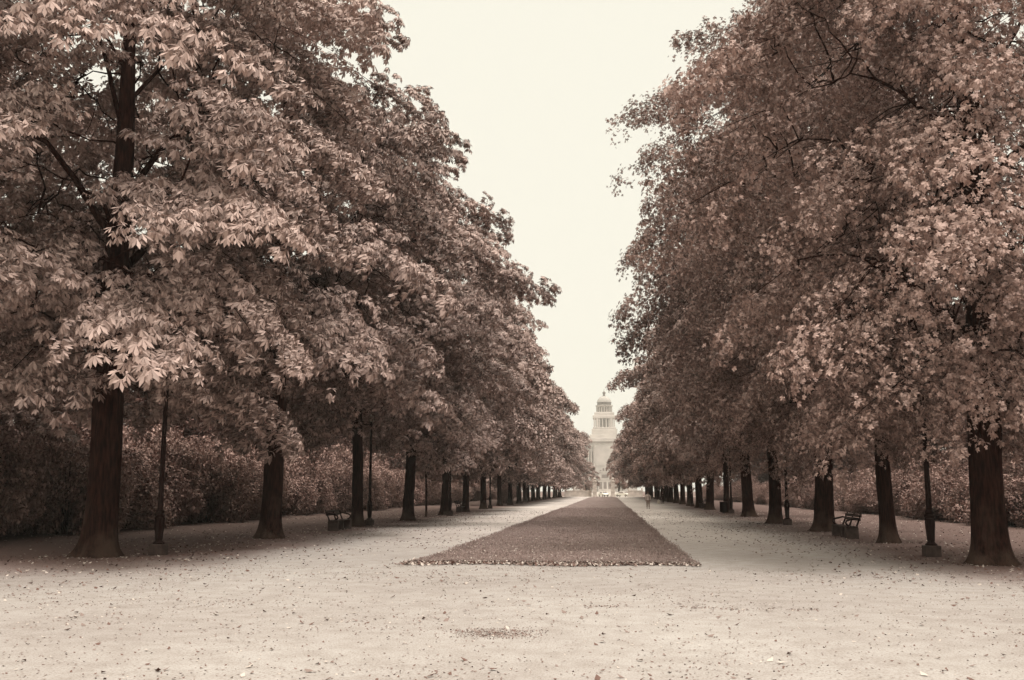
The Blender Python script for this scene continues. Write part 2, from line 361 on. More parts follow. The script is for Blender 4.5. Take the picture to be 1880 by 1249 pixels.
def make_rosettes(kind, r, count=5):
    outs = []
    for _ in range(count):
        V = []
        if kind == 'chestnut':
            m = 5
            for i in range(m):
                az = 2 * math.pi * i / m + r.uniform(-.35, .35); pt = r.uniform(.04, .16)
                s = r.uniform(.54, .92)
                L = fan_leaf((-85, -42, 0, 42, 85), (.16 * s, .22 * s, .25 * s, .22 * s, .16 * s), (.055 * s, .072 * s, .082 * s, .072 * s, .055 * s), r.uniform(12, 50), r)
                m3 = (rotz(np.array([az])) @ roty(np.array([R(r.uniform(-5, 40))])))[0]
                V.append((L + np.array([pt, 0, 0])) @ m3.T + np.array([0, 0, r.uniform(-.05, .08)]))
        elif kind == 'maple':
            m = 6
            for i in range(m):
                az = r.uniform(0, 2 * math.pi); pt = r.uniform(.04, .22); s = r.uniform(.55, .88)
                L = fan_leaf((-105, -52, 0, 52, 105), (.08 * s, .12 * s, .14 * s, .12 * s, .08 * s), (.045 * s, .058 * s, .065 * s, .058 * s, .045 * s), r.uniform(0, 25), r)
                m3 = (rotz(np.array([az])) @ roty(np.array([R(r.uniform(-10, 75))])) @ rotx(np.array([R(r.uniform(-35, 35))])))[0]
                V.append((L + np.array([pt, 0, 0])) @ m3.T + np.array([0, 0, r.uniform(-.15, .15)]))
        elif kind == 'plain':      # larger whole leaves for trees far down the avenue
            m = 12
            for i in range(m):
                az = r.uniform(0, 2 * math.pi); pt = r.uniform(.0, .3); s = r.uniform(.8, 1.25)
                L = leaflet(.22 * s, .15 * s, .25)
                m3 = (rotz(np.array([az])) @ roty(np.array([R(r.uniform(5, 70))])) @ rotx(np.array([R(r.uniform(-30, 30))])))[0]
                V.append((L + np.array([pt, 0, 0])) @ m3.T + np.array([0, 0, r.uniform(-.18, .18)]))
        outs.append(np.concatenate(V))
    return outs
def make_bough(kind, r, n_ros, L, W, ros):
    """one spray of foliage: rosettes on an umbrella that dips towards its outer end"""
    parts = []
    u = r.uniform(0, 1, n_ros) ** .7; v = r.uniform(-1, 1, n_ros)
    x = L * u; y = W * .5 * v * np.sin(np.pi * np.clip(.15 + .8 * u, 0, 1)) ** .6
    z = -.11 * x ** 2 - .32 * y ** 2 + r.normal(0, .045, n_ros) + .12
    low = r.uniform(0, 1, n_ros) < .14
    z[low] -= r.uniform(.2, .5, low.sum())
    az = np.arctan2(y, x * .6 + .3) + r.uniform(-.9, .9, n_ros)
    dip = np.clip(.1 * x + .3 * np.abs(y), 0, .8) + r.uniform(-.15, .3, n_ros)
    Rm = rotz(az) @ roty(dip); t = np.stack([x, y, z], -1)
    k = r.integers(0, len(ros), n_ros)
    for q in range(len(ros)):
        s = k == q
        if s.any(): parts.append(place(ros[q], Rm[s] * r.uniform(.85, 1.2, s.sum())[:, None, None], t[s]).reshape(-1, 3))
    return np.concatenate(parts)

def make_crown(seed, kind, H, base, prof, n_boughs, n_ros=25, L=2.2, W=2.0, n_tmpl=7, inner=.25, lump=.22):
    """prof(h)-> radius for h in 0..1 ; returns crown verts and the list of bough roots"""
    r = np.random.default_rng(seed)
    ros = make_rosettes(kind, r)
    tm = [make_bough(kind, r, n_ros, L * r.uniform(.8, 1.15), W * r.uniform(.8, 1.2), ros) for _ in range(n_tmpl)]
    # foliage hangs in shelves: each limb carries a drooping shelf of boughs, dark hollows between the shelves
    per = 8; ncl = int(n_boughs * .78 / per); hh = np.linspace(0, 1, 200); rad = np.array([prof(h) for h in hh])
    cdf = np.cumsum(rad + .6); cdf = cdf / cdf[-1]
    ci = np.arange(ncl); ch = np.clip(np.interp((ci + .5) / ncl, cdf, hh) + r.uniform(-.02, .02, ncl), 0, 1); ca = ci * 2.399963 + r.uniform(-.3, .3, ncl)
    cr = np.array([prof(q) for q in ch]); ph = r.uniform(0, 6.28, 4)
    cr = cr * (1 + lump * (np.sin(2 * ca + ph[0] + 5 * ch) + np.sin(3 * ca + ph[1] - 9 * ch)) / 2) * r.uniform(.90, 1.10, ncl)
    cdip = np.interp(ch, [0, .25, .6, .9, 1], [.55, .50, .42, .1, -.8]) + r.uniform(-.12, .18, ncl); cw = r.uniform(1.2, 2.0, ncl)
    n1 = ncl * per; k = np.repeat(ci, per)
    tg = r.uniform(-1, 1, n1) * cw[k]; inn = r.uniform(0, 1, n1) ** 1.3 * 2.9
    cr_ = cr[k]; ro1 = np.maximum(cr_ - inn - .10 * tg ** 2, .4); ga1 = ca[k] + tg / np.maximum(cr_, 1.6)
    z1 = base + ch[k] * (H - base) + inn * np.tan(cdip[k]) - .13 * tg ** 2 + r.normal(0, .12, n1) + .25
    n2 = n_boughs - n1; h2 = np.interp(r.uniform(0, 1, n2), cdf, hh); ga2 = r.uniform(0, 6.28, n2)
    ro2 = np.array([prof(q) for q in h2]) * r.uniform(.25, .82, n2); z2 = base + .4 + h2 * (H - base)
    ga = np.concatenate([ga1, ga2]); ro = np.concatenate([ro1, ro2]); z = np.concatenate([z1, z2])
    rb = np.maximum(ro - L * .72, .15)
    dip = np.concatenate([cdip[k] + r.uniform(-.12, .12, n1), np.interp(h2, [0, .6, 1], [.3, .1, -.5])])
    az = ga + r.uniform(-.35, .35, n_boughs)
    Rm = rotz(az) @ roty(dip) @ rotx(r.uniform(-.22, .22, n_boughs))
    sc_ = r.uniform(.8, 1.2, n_boughs)
    t = np.stack([rb * np.cos(ga), rb * np.sin(ga), z], -1)
    k = r.integers(0, n_tmpl, n_boughs); out = []
    for q in range(n_tmpl):
        s = k == q
        if s.any(): out.append(place(tm[q], Rm[s] * sc_[s][:, None, None], t[s]).reshape(-1, 3))
    tips = t + np.einsum('nij,j->ni', Rm, np.array([L * .75, 0, -.02])) * sc_[:, None]
    return np.concatenate(out), t, tips
def leaves_mesh(name, V, m):
    n = len(V) // 4; b = (np.arange(n) * 4)[:, None]
    T = np.concatenate([b + np.array([[0, 1, 2]]), b + np.array([[0, 2, 3]])], 0)
    T = np.stack([b + np.array([[0, 1, 2]]), b + np.array([[0, 2, 3]])], 1).reshape(-1, 3)
    return tri_mesh(name, V, T, [m])
def make_trunk(name, seed, H, r0, roots, tips, base, flare=.75, nlimb=11, lean=(0, 0), twigs=True, seg=26):
    r = np.random.default_rng(seed + 500)
    V = []; F = []
    def add(v, f):
        n = len(V); V.extend(v); F.extend([tuple(i + n for i in q) for q in f])
    ph = r.uniform(0, 6.28, 6)
    zs = [-.08, 0, .06, .13, .22, .35, .5, .7, .9, 1.15, 1.4, 1.65, 1.9, 2.2, 2.5, 2.85, 3.2, 3.6, 4.0, 4.5, 5, 6.5, 8.5, 11, 14, H * .86]
    zs = [z for z in zs if z <= H * .86]
    P = []; Rr = []
    for z in zs:
        wob = .05 * math.sin(z * .8 + ph[0]) + lean[0] * z
        P.append(Vector((wob, .05 * math.sin(z * .7 + ph[1]) + lean[1] * z, z)))
        fl = 1 + flare * (.62 * math.exp(-max(z, 0) / .22) + .22 * math.exp(-max(z, 0) / .9))
        tp = 1 - .05 * min(z, 4) / 4 if z < base else max(.1, .95 * (1 - (z - base) / (H * .95 - base)) ** .8)
        Rr.append(r0 * fl * tp)
    burr = [(r.uniform(0, 6.28), r.uniform(.5, 4.5), r.uniform(.05, .14), r.uniform(.25, .5)) for _ in range(6)]
    def flute(a, k):
        z = zs[k]; kn = sum(am * math.exp(-((z - bz) / .35) ** 2) * math.exp(-((1 - math.cos(a - ba)) / wd ** 2)) for ba, bz, am, wd in burr); e = math.exp(-max(z, 0) / .55)
        return 1 + kn + (.03 + .13 * e * flare) * math.cos(5 * a + ph[2]) * .8 + (.02 + .07 * e * flare) * math.cos(3 * a + ph[3]) + .02 * math.cos(9 * a + ph[4] + z * .3) + .015 * math.sin(14 * a + z * .5 + ph[5])
    add(*tube_arrays(P, Rr, seg, flute))
    def axis(z): return Vector((lean[0] * z, lean[1] * z, z))
    # limbs, then a twig from the nearest limb point to every bough
    nodes = []
    for i in range(nlimb):
        h = (i + .3) / nlimb; z0 = base * .9 + h * (H * .72 - base * .9); a = i * 2.4 + r.uniform(-.4, .4)
        near = [k for k in range(len(roots)) if abs(roots[k][2] - z0 - 2.2) < 2.5]
        reach = (np.mean([math.hypot(roots[k][0], roots[k][1]) for k in near]) if near else 2.0) * r.uniform(.75, 1.0)
        st = axis(z0); pts = []; rad = []
        rl = max(.04, r0 * .34 * (1 - h) ** .9 + .03)
        for s in (0, .15, .35, .6, .8, 1.0):
            d = reach * s; pts.append(st + Vector((math.cos(a + .25 * math.sin(s * 3)) * d, math.sin(a + .25 * math.sin(s * 3)) * d, (1.9 + 1.6 * h) * math.sin(s * 1.5) + .12 * math.sin(7 * s + i))))
            rad.append(rl * (1 - .78 * s))
        add(*tube_arrays(pts, rad, 8))
        for q in (2, 3, 4, 5): nodes.append(pts[q])
    for z in np.linspace(base, H * .84, 7): nodes.append(axis(z))
    if twigs:
        NP = np.zeros((len(nodes) + len(roots), 3)); NP[:len(nodes)] = [tuple(p) for p in nodes]; cnt = len(nodes)
        dist = np.hypot(roots[:, 0], roots[:, 1])
        for k in np.argsort(dist):       # grow outwards: every bough forks off the nearest wood already there
            d = np.linalg.norm((NP[:cnt] - roots[k][None] + np.array([0, 0, .5])) * np.array([1, 1, 1.2]), axis=1); q = int(np.argmin(d))
            a = Vector(NP[q]); b = Vector(roots[k]); c = Vector(tips[k]); L_ = (b - a).length
            m1 = a.lerp(b, .35) + Vector(r.uniform(-.1, .1, 3)) * L_; m2 = a.lerp(b, .7) + Vector(r.uniform(-.1, .1, 3)) * L_
            w0 = .016 + .012 * max(0, 1 - dist[k] / 6) + .008 * min(L_, 2)
            add(*tube_arrays([a, m1, m2, b, (b + c) / 2 + Vector(r.uniform(-.08, .08, 3)), c], [w0, w0 * .85, w0 * .7, w0 * .55, w0 * .35, .003], 5))
            NP[cnt] = roots[k]; cnt += 1
    me = bpy.data.meshes.new(name); me.from_pydata([tuple(v) for v in V], [], F); me.update()
    me.polygons.foreach_set('use_smooth', np.ones(len(F), dtype=bool)); me.materials.append(M['bark'])
    return me
def pf(*pts):
    a = [p[0] for p in pts]; b = [p[1] for p in pts]
    return lambda h: float(np.interp(h, a, b))
# profiles: height share 0..1 above the crown base -> crown radius (m)
P_CH = pf((0, 4.6), (.08, 6.2), (.3, 7.0), (.55, 6.9), (.75, 5.9), (.9, 3.9), (1, .8))
P_MA = pf((0, 4.2), (.1, 6.2), (.35, 7.2), (.6, 7.0), (.8, 5.6), (.93, 3.4), (1, .8))
P_WD = pf((0, 4.0), (.15, 5.6), (.5, 6.4), (.8, 4.8), (1, 1))
KIT = {}
def kit(key, seed, kind, mkey, H, base, prof, nb, r0, **k):
    kw = dict(k); fl = kw.pop('flare', .8); nl = kw.pop('nlimb', 11); tw = kw.pop('twigs', True)
    V, roots, tips = make_crown(seed, kind, H, base, prof, nb, **kw)
    KIT[key] = (leaves_mesh('crown_' + kind, V, M[mkey]), make_trunk('trunk_' + kind, seed, H, r0, roots, tips, base + .6, fl, nl, twigs=tw), H)
kit('ch1', 1, 'chestnut', 'chestnut', 20, 4.2, P_CH, 470, .42)
kit('ch2', 2, 'chestnut', 'chestnut', 20, 4.2, P_CH, 470, .42)
kit('ch3', 3, 'chestnut', 'chestnut', 20, 4.2, P_CH, 470, .42)
kit('ma1', 4, 'maple', 'maple', 20, 3.6, P_MA, 760, .42, n_ros=27, L=2.3)
kit('ma2', 5, 'maple', 'maple', 20, 3.6, P_MA, 760, .42, n_ros=27, L=2.3)
kit('ma3', 14, 'maple', 'maple', 25, 4.7, pf((0, 4.4), (.1, 6.4), (.35, 7.4), (.62, 7.8), (.78, 6.6), (.9, 4.4), (1, .8)), 820, .42, n_ros=27, L=2.4)
kit('far1', 6, 'plain', 'chestnut', 20, 3.6, P_CH, 300, .40, n_ros=18)
kit('far2', 7, 'plain', 'maple', 20, 3.6, P_MA, 300, .40, n_ros=18)
kit('far3', 8, 'plain', 'chestnut', 20, 3.6, P_MA, 300, .40, n_ros=18)
kit('wood1', 9, 'plain', 'wood_leaf', 17, 1.4, P_WD, 330, .30, n_ros=13, twigs=False)
kit('wood2', 10, 'plain', 'wood_leaf', 17, 1.4, P_WD, 330, .30, n_ros=13, twigs=False)
kit('young', 12, 'plain', 'chestnut', 6.0, 2.5, pf((0, 1.0), (.4, 1.6), (.8, 1.1), (1, .3)), 26, .07, n_ros=9, L=.9, W=.9, flare=.3, nlimb=4)
def tree(name, key, x, y, rz, sx, sz, tw, label, group, crown_dx=0.0, cat='tree', lean=0.0):
    """sx: crown width factor, sz: height factor, tw: trunk girth factor"""
    cm, tm, H = KIT[key]
    o = empty(name, (x, y, 0), 0, label, cat, group)
    t = link('trunk', tm, None, o); t.scale = (tw, tw, sz); t.rotation_euler = (random.uniform(-.02, .02), random.uniform(-.025, .025) + lean, rz)
    c = link('crown', cm, None, o); c.scale = (sx, sx, sz); c.rotation_euler = (0, 0, rz); c.location = (crown_dx, 0, 0)
    c.rotation_euler = (random.uniform(-.03, .03), random.uniform(-.03, .03), rz)
    return o
ORD = 'first second third fourth fifth sixth seventh eighth ninth tenth eleventh twelfth thirteenth fourteenth fifteenth'.split()
GL, GR = 'chestnut trees in the row left of the lawn', 'trees in the row right of the lawn'
left = [  # base px, base py, kit, rz, crown width, height, trunk, label
    (180, 1022, 'ch1', .4, 1.12, 1.08, 1.0, 'massive dark chestnut trunk with flared roots beside the nearest left lamp post'),
    (498, 989, 'ch2', 2.1, 1.17, 1.14, .86, 'chestnut with a knobbly pale-footed trunk between the big flared trunk and the left bench'),
    (655, 967, 'ch3', 4.0, 1.18, 1.10, .62, 'straight chestnut standing right behind the bench of the left row'),
    (750, 956, 'ch1', 5.3, 1.06, 1.04, .72, 'chestnut trunk leaning slightly right beside the thin sapling of the left row'),
    (815, 946, 'ch2', .9, 1.03, 1.06, .62, 'chestnut just beyond the thin sapling with a lamp post close behind it'),
    (855, 940, 'far1', 2.0, 1.06, 1.0, .66, 'chestnut with the second bench of the left row at its foot'),
    (887, 935, 'far3', 3.2, 1.03, 1.05, .66, 'seventh left chestnut with a thin lamp pole touching its trunk'),
    (917, 929, 'far1', 4.4, 1.05, 1.0, .62, 'eighth chestnut of the left row just before the speckled leafy bush'),
    (936, 927, 'far3', 5.2, 1.08, .95, .62, 'greyish ninth chestnut of the left row just beyond the speckled leafy bush'),
]
for i, (px, py, k, rz, sx, sz, tw, lab) in enumerate(left):
    x, y = ground_at(px, py)
    tree('chestnut_tree', k, x, y, rz, sx, sz, tw, lab, GL)
y = ground_at(936, 927)[1] + 11; i = 9
while y < 262:
    lab = '%s chestnut of the left row counted from the camera, a thin dark trunk' % ORD[i] if i < 12 else 'distant chestnut near the far end of the left row, trunk lost among its neighbours'
    k = ('far1', 'far3', 'far1')[i % 3]
    tree('chestnut_tree', k, -12.3 + random.uniform(-.3, .3), y, random.uniform(0, 6.28), random.uniform(.95, 1.1), random.uniform(.82, 1.05), random.uniform(.7, .9), lab, GL)
    y += random.uniform(10, 12.5); i += 1
right = [
    (1822, 1036, 'ma1', 1.0, .97, 1.02, .92, 'thick tree with a pale mossy trunk foot at the near right end'),
    (1632, 997, 'ma2', 2.9, .82, 1.04, .58, 'slim dark tree between the right bench and the nearest right lamp post'),
    (1515, 976, 'ma3', 4.1, 1.0, 1.0, .92, 'broad tall dark tree beside the bench of the right row'),
    (1424, 962, 'ma1', 5.0, 1.02, 1.18, .74, 'tree with two-lobed foot standing just left of the second right lamp post'),
    (1376, 949, 'ch3', .3, .99, 1.16, .84, 'dark tree with a slanting right side and spreading foot in the right row'),
    (1335, 942, 'ch2', 1.6, 1.0, 1.1, .52, 'narrow tree directly behind the litter bin of the right row'),
    (1305, 936, 'far2', 2.6, 1.02, 1.12, .82, 'dark straight tree between the litter bin and the pale seat of the right row'),
]
for i, (px, py, k, rz, sx, sz, tw, lab) in enumerate(right):
    x, y = ground_at(px, py)
    tree('avenue_tree', k, x, y, rz, sx, sz, tw, lab, GR, lean=-.045 if i == 4 else 0)
y = ground_at(1305, 936)[1] + 10; i = 7
while y < 262:
    lab = '%s tree of the right row counted from the camera, a thin dark trunk' % ORD[i] if i < 11 else 'distant tree near the far end of the right row, trunk lost among its neighbours'
    tree('avenue_tree', ('far2', 'far3', 'far2')[i % 3], 9.5 + random.uniform(-.3, .3), y, random.uniform(0, 6.28), random.uniform(.98, 1.1), random.uniform(.92, 1.06), random.uniform(.7, .9), lab, GR)
    y += random.uniform(10, 12.5); i += 1
# street trees beyond the park gate
tree('street_tree', 'far2', 3.1, 300, 1.0, .62, .80, .6, 'small round-headed tree whose crown overlaps the domed palace from the right', 'street trees beyond the park gate')
tree('street_tree', 'far1', -6.8, 305, 2.0, .62, .52, .6, 'low tree rising behind the pale wall left of the gate', 'street trees beyond the park gate')
# a young tree in the left row
x, y = ground_at(781, 949)
tree('sapling', 'young', x, y, 0, 1, 1, 1, 'thin young sapling with a small crown between two left chestnuts', None)
# woodland behind the rows
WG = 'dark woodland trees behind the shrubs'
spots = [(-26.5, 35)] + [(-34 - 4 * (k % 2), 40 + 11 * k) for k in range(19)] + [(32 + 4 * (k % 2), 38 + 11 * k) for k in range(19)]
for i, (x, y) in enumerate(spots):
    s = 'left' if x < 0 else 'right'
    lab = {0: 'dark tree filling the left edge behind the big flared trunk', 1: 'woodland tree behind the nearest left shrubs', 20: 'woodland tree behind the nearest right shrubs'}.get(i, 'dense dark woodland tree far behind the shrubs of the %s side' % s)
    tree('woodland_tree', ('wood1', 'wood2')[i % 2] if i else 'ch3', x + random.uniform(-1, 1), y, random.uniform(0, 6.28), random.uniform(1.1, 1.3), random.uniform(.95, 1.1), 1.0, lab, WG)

# ------------------------------------------------------------------ shrubs
def shrub_mesh(name, seed, n=36000):
    r = np.random.default_rng(seed)
    nb = 46; c = r.normal(0, 1, (nb, 3)); c /= np.linalg.norm(c, axis=1)[:, None]; c[:, 2] = np.abs(c[:, 2])
    cen = c * np.array([2.5, 1.6, 2.2]) * r.uniform(.45, 1.0, nb)[:, None] + np.array([0, 0, .35]); br = r.uniform(.45, .95, nb)
    k = r.integers(0, nb, n); d = r.normal(0, 1, (n, 3)); d /= np.linalg.norm(d, axis=1)[:, None]
    p = cen[k] + d * (br[k] * r.uniform(.55, 1.0, n) ** .6)[:, None] * np.array([1, 1, .85]); ok = p[:, 2] > .02; p = p[ok]; n = len(p)
    Rm = rotz(r.uniform(0, 6.28, n)) @ roty(r.uniform(-.3, 1.2, n)) @ rotx(r.uniform(-.6, .6, n))
    V = place(leaflet(.115, .07, .2), Rm * r.uniform(.7, 1.3, n)[:, None, None], p).reshape(-1, 3)
    return leaves_mesh(name, V, M['shrub'])
def stems_mesh(name, seed):
    r = np.random.default_rng(seed); b = MB()
    for i in range(9):
        a = r.uniform(0, 6.28); x, y = .5 * math.cos(a), .35 * math.sin(a)
        b.tube([(x, y, -.05), (x * 1.7, y * 1.7, .8), (x * 3.2, y * 3, 1.9)], [.035, .028, .012], 6)
    me = bpy.data.meshes.new(name); me.from_pydata(b.v, [], b.f); me.materials.append(M['bark']); return me
SH = [(shrub_mesh('shrub_foliage', 31 + i), stems_mesh('shrub_stems', 31 + i)) for i in range(3)]
def shrub(x, y, sx, sz, rz, v, label, group, sy=None):
    o = empty('shrub', (x, y, 0), rz, label, 'shrub', group)
    f = link('foliage', SH[v][0], None, o); f.scale = (sx, sy or sx, sz)
    s = link('stem', SH[v][1], None, o); s.scale = (sx, sx, sz)
SG = 'shrubs massed behind the left row'; SG2 = 'shrubs massed behind the right row'
yy = 30.0; i = 0
while yy < 240:
    lab = ['large dark shrub at the left edge of the picture', 'tall rounded shrub between the left edge and the flared trunk', 'dense shrub seen between the flared trunk and the nearest left lamp post', 'bright-topped shrub just right of the nearest left lamp post', 'leafy shrub behind the second left chestnut', 'shrub seen over the bench of the left row'][i] if i < 6 else 'shrub of the long bank behind the left row, far down the avenue'
    if not (126 < yy < 133): shrub(-22.6 - random.uniform(0, 1.2), yy, random.uniform(1.15, 1.45), random.uniform(1.05, 1.75), R(90) + random.uniform(-.3, .3), i % 3, lab, SG)
    if yy < 110 and i % 1 == 0: shrub(-26.5, yy + 1.5, 1.5, random.uniform(1.9, 2.3), R(90), (i + 1) % 3, 'taller shrub in the second rank behind the left bank of shrubs', SG)
    yy += random.uniform(4.6, 5.8) if yy < 120 else 8; i += 1
yy = 33.0; i = 0
while yy < 230:
    lab = ['dark shrub half hidden behind the mossy trunk at the right edge', 'low shrub behind the nearest right lamp post', 'shrub seen between the slim tree and the nearest right lamp post', 'shrub behind the bench of the right row', 'pale-topped shrub left of the broad right tree'][i] if i < 5 else 'shrub of the long bank behind the right row, far down the avenue'
    shrub(20.6 + random.uniform(0, 1.2), yy, random.uniform(1.1, 1.35), random.uniform(.8, 1.35), R(90) + random.uniform(-.3, .3), i % 3, lab, SG2)
    if yy < 100: shrub(24.5, yy + 1.5, 1.5, random.uniform(1.5, 1.9), R(90), (i + 1) % 3, 'taller shrub in the second rank behind the right bank of shrubs', SG2)
    yy += random.uniform(4.6, 5.8) if yy < 120 else 8; i += 1
x, y = ground_at(927, 925)
shrub(x, y, .45, .85, 0, 1, 'speckled leafy bush squeezed between two trunks of the left row', None)

# ------------------------------------------------------------------ fallen leaves
def litter(name, x, y, size, z0, label, mats, probs, flat=.5):
    n = len(x)
    Rm = rotz(rng.uniform(0, 6.28, n)) @ roty(rng.uniform(-flat, flat, n)) @ rotx(rng.uniform(-flat, flat, n))
    T = np.array([(-.5, 0, .12), (.02, -.32, 0), (.55, .02, .16), (.05, .34, .03)])
    V = place(T, Rm * size[:, None, None], np.stack([x, y, z0 + size * .12], -1)).reshape(-1, 3)
    mi = np.repeat(rng.choice(len(mats), n, p=probs), 2)
    b = (np.arange(n) * 4)[:, None]; T3 = np.stack([b + np.array([[0, 1, 2]]), b + np.array([[0, 2, 3]])], 1).reshape(-1, 3)
    return tag(link(name, tri_mesh(name, V, T3, mats, mi)), label, 'fallen leaves', kind='stuff')
ML = [mat('dead_leaf_dark', (.13, .07, .055), .7, .3), mat('dead_leaf_mid', (.21, .15, .13), .7, .3), mat('dead_leaf_pale', (.50, .42, .37), .7, .2)]
def scatter(n, x0, x1, y0, y1, dens):
    x = rng.uniform(x0, x1, n); y = y0 + (y1 - y0) * rng.uniform(0, 1, n) ** 1.4
    k = rng.uniform(0, 1, n) < dens(x, y); return x[k], y[k]
def dens_open(x, y):
    row = np.exp(-((np.abs(x + 1.4) - 11) / 3.6) ** 2) * np.clip((y - 17) / 8, 0, 1)
    patch = vnoise(x, y, 2.3, 4) ** 3 * 1.3
    return np.clip(.025 + .85 * row * (.35 + patch) + .5 * np.exp(-((y - 22.3) / 1.7) ** 2) * (np.abs(x + 1.4) > 5) * (.2 + patch) + .25 * patch + .10 * (y > 35), 0, 1)
x, y = scatter(110000, -30, 26, 7, 90, dens_open)
base_x, base_y = [], []                                # leaves lodged round the foot of each near trunk
for o in list(col.objects):
    if o.get('category') == 'tree' and o.location.y < 75 and abs(o.location.x + 1.4) < 13:
        n = 90; a = rng.uniform(0, 6.28, n); q = .5 + np.abs(rng.normal(0, .45, n)); base_x.append(o.location.x + q * np.cos(a)); base_y.append(o.location.y + q * np.sin(a))
x = np.concatenate([x] + base_x); y = np.concatenate([y] + base_y)
litter('fallen_leaves', x, y, rng.uniform(.035, .11, len(x)), gz(x, y), 'dry leaves and leaf crumbs strewn over the gravel and thickest under the trees', ML, [.45, .35, .2])
x, y = scatter(60000, -14, 12, 6.5, 24, lambda x, y: .18 + .6 * vnoise(x, y, 1.4, 9) ** 3)
litter('twig_litter', x, y, rng.uniform(.015, .045, len(x)), gz(x, y), 'tiny crumbs of leaf and grit over the open gravel in the foreground', ML, [.55, .33, .12])
n = 7500
y = LY0 + 90 * rng.uniform(0, 1, n) ** 2.6; e = np.array([lawn_edges(v) for v in y]); x = e[:, 0] + (e[:, 1] - e[:, 0]) * rng.uniform(0, 1, n)
litter('lawn_leaves', x, y, rng.uniform(.035, .085, n), .07, 'pale fallen leaves caught in the grass of the lawn', ML, [.2, .5, .3])
n = 3600
x = rng.uniform(LX0 - .35, LX1 + .1, n); y = LY0 + rng.normal(-.05, .22, n) + .22 * np.sin(x * 1.7) + (rng.uniform(0, 1, n) < .3) * rng.uniform(0, 1.6, n) * (x < -2)
litter('leaf_drift', x, y, rng.uniform(.06, .13, n), gz(x, y) + .02, 'drift of pale leaves along the near edge of the lawn', ML, [.3, .4, .3], .8)
# a scuffed ring of damp crumbs on the open gravel
cx, cy = ground_at(898, 1163); n = 1100; a = rng.uniform(0, 6.28, n); q = rng.normal(.5, .28, n)
x = cx + .72 * q * np.cos(a) + .1; y = cy + .62 * q * np.sin(a)
litter('dark_crumbs', x, y, rng.uniform(.012, .035, n), gz(x, y), 'oval patch of dark crumbs on the open gravel in front of the lawn', ML, [.3, .7, 0])
cx, cy = ground_at(1080, 1114); n = 800
x = rng.uniform(cx - 2.0, cx + 3.5, n); y = cy + rng.normal(0, .10, n) + .12 * np.sin(x * 2)
k = vnoise(x, y, .5, 2) > .5; x, y = x[k], y[k]
litter('crumb_line', x, y, rng.uniform(.015, .05, len(x)), gz(x, y), 'thin broken line of leaf crumbs across the gravel', ML, [.3, .6, .1])

# ------------------------------------------------------------------ lamp posts
def make_lamp(loc, label):
    o = empty('street_lamp', loc, 0, label, 'street lamp', 'lamp posts along the avenue')
    MB().box(-.2, .2, -.2, .2, -.02, .30, bev=.02).build('plinth', M['stone'], o)
    b = MB().lathe([(.15, .30), (.155, .33), (.12, .36), (.09, .40), (.10, .46), (.11, .62), (.125, .82), (.13, .92), (.118, .98)], seg=48, flute=.05, nfl=12)
    b.lathe([(.13, .98), (.14, 1.0), (.13, 1.03), (.12, 1.05), (.135, 1.08), (.13, 1.12), (.105, 1.15), (.115, 1.18), (.11, 1.22), (.08, 1.27)], seg=24)
    b.build('lamp_base', M['lamp_iron'], o, True)
    MB().lathe([(.078, 1.27), (.072, 2.0), (.066, 3.2), (.058, 4.5), (.05, 5.15), (.07, 5.17), (.07, 5.22), (.04, 5.25), (.04, 5.3)], seg=16).build('pole', M['lamp_iron'], o, True)
    l = MB().lathe([(.12, 5.32), (.21, 5.78)], seg=6).build('lantern', M['glass'], o)
    c = MB().lathe([(.27, 5.78), (.25, 5.82), (.12, 5.98), (.05, 6.02), (.03, 6.12), (.0, 6.14)], seg=12); c.lathe([(.14, 5.29), (.14, 5.32)], seg=6)
    for i in range(6):
        a = i * math.pi / 3; c.tube([(.123 * math.cos(a), .123 * math.sin(a), 5.32), (.213 * math.cos(a), .213 * math.sin(a), 5.78)], .012, 4)
    c.build('lantern_frame', M['iron'], o)
    return o
def copy_tree(o, loc, label, rz=None):
    c = o.copy(); col.objects.link(c); c.location = loc; c['label'] = label
    if rz is not None: c.rotation_euler = (0, 0, rz)
    for ch in o.children:
        d = ch.copy(); col.objects.link(d); d.parent = c
        for g in ch.children:
            e = g.copy(); col.objects.link(e); e.parent = d
    return c
lamps = [(290, 1019, 'lamp post with a square plinth just right of the massive flared chestnut trunk'),
         (678, 965, 'lamp post with a pale plinth right of the bench of the left row'),
         (826, 947, 'lamp post tucked against the chestnut beyond the sapling'),
         (900, 934, 'thin lamp pole touching the seventh left chestnut'),
         (1711, 1022, 'lamp post with a fluted foot left of the mossy trunk at the right edge'),
         (1446, 964, 'lamp post standing just right of the tree with a two-lobed foot'),
         (1343, 943, 'lamp post on a pale plinth beside the litter bin of the right row'),
         (1271, 930, 'farthest thin pole left of the pale seat on the right')]
L0 = None
for px, py, lab in lamps:
    x, y = ground_at(px, py)
    if L0 is None: L0 = make_lamp((x, y, 0), lab)
    else: copy_tree(L0, (x, y, 0), lab)

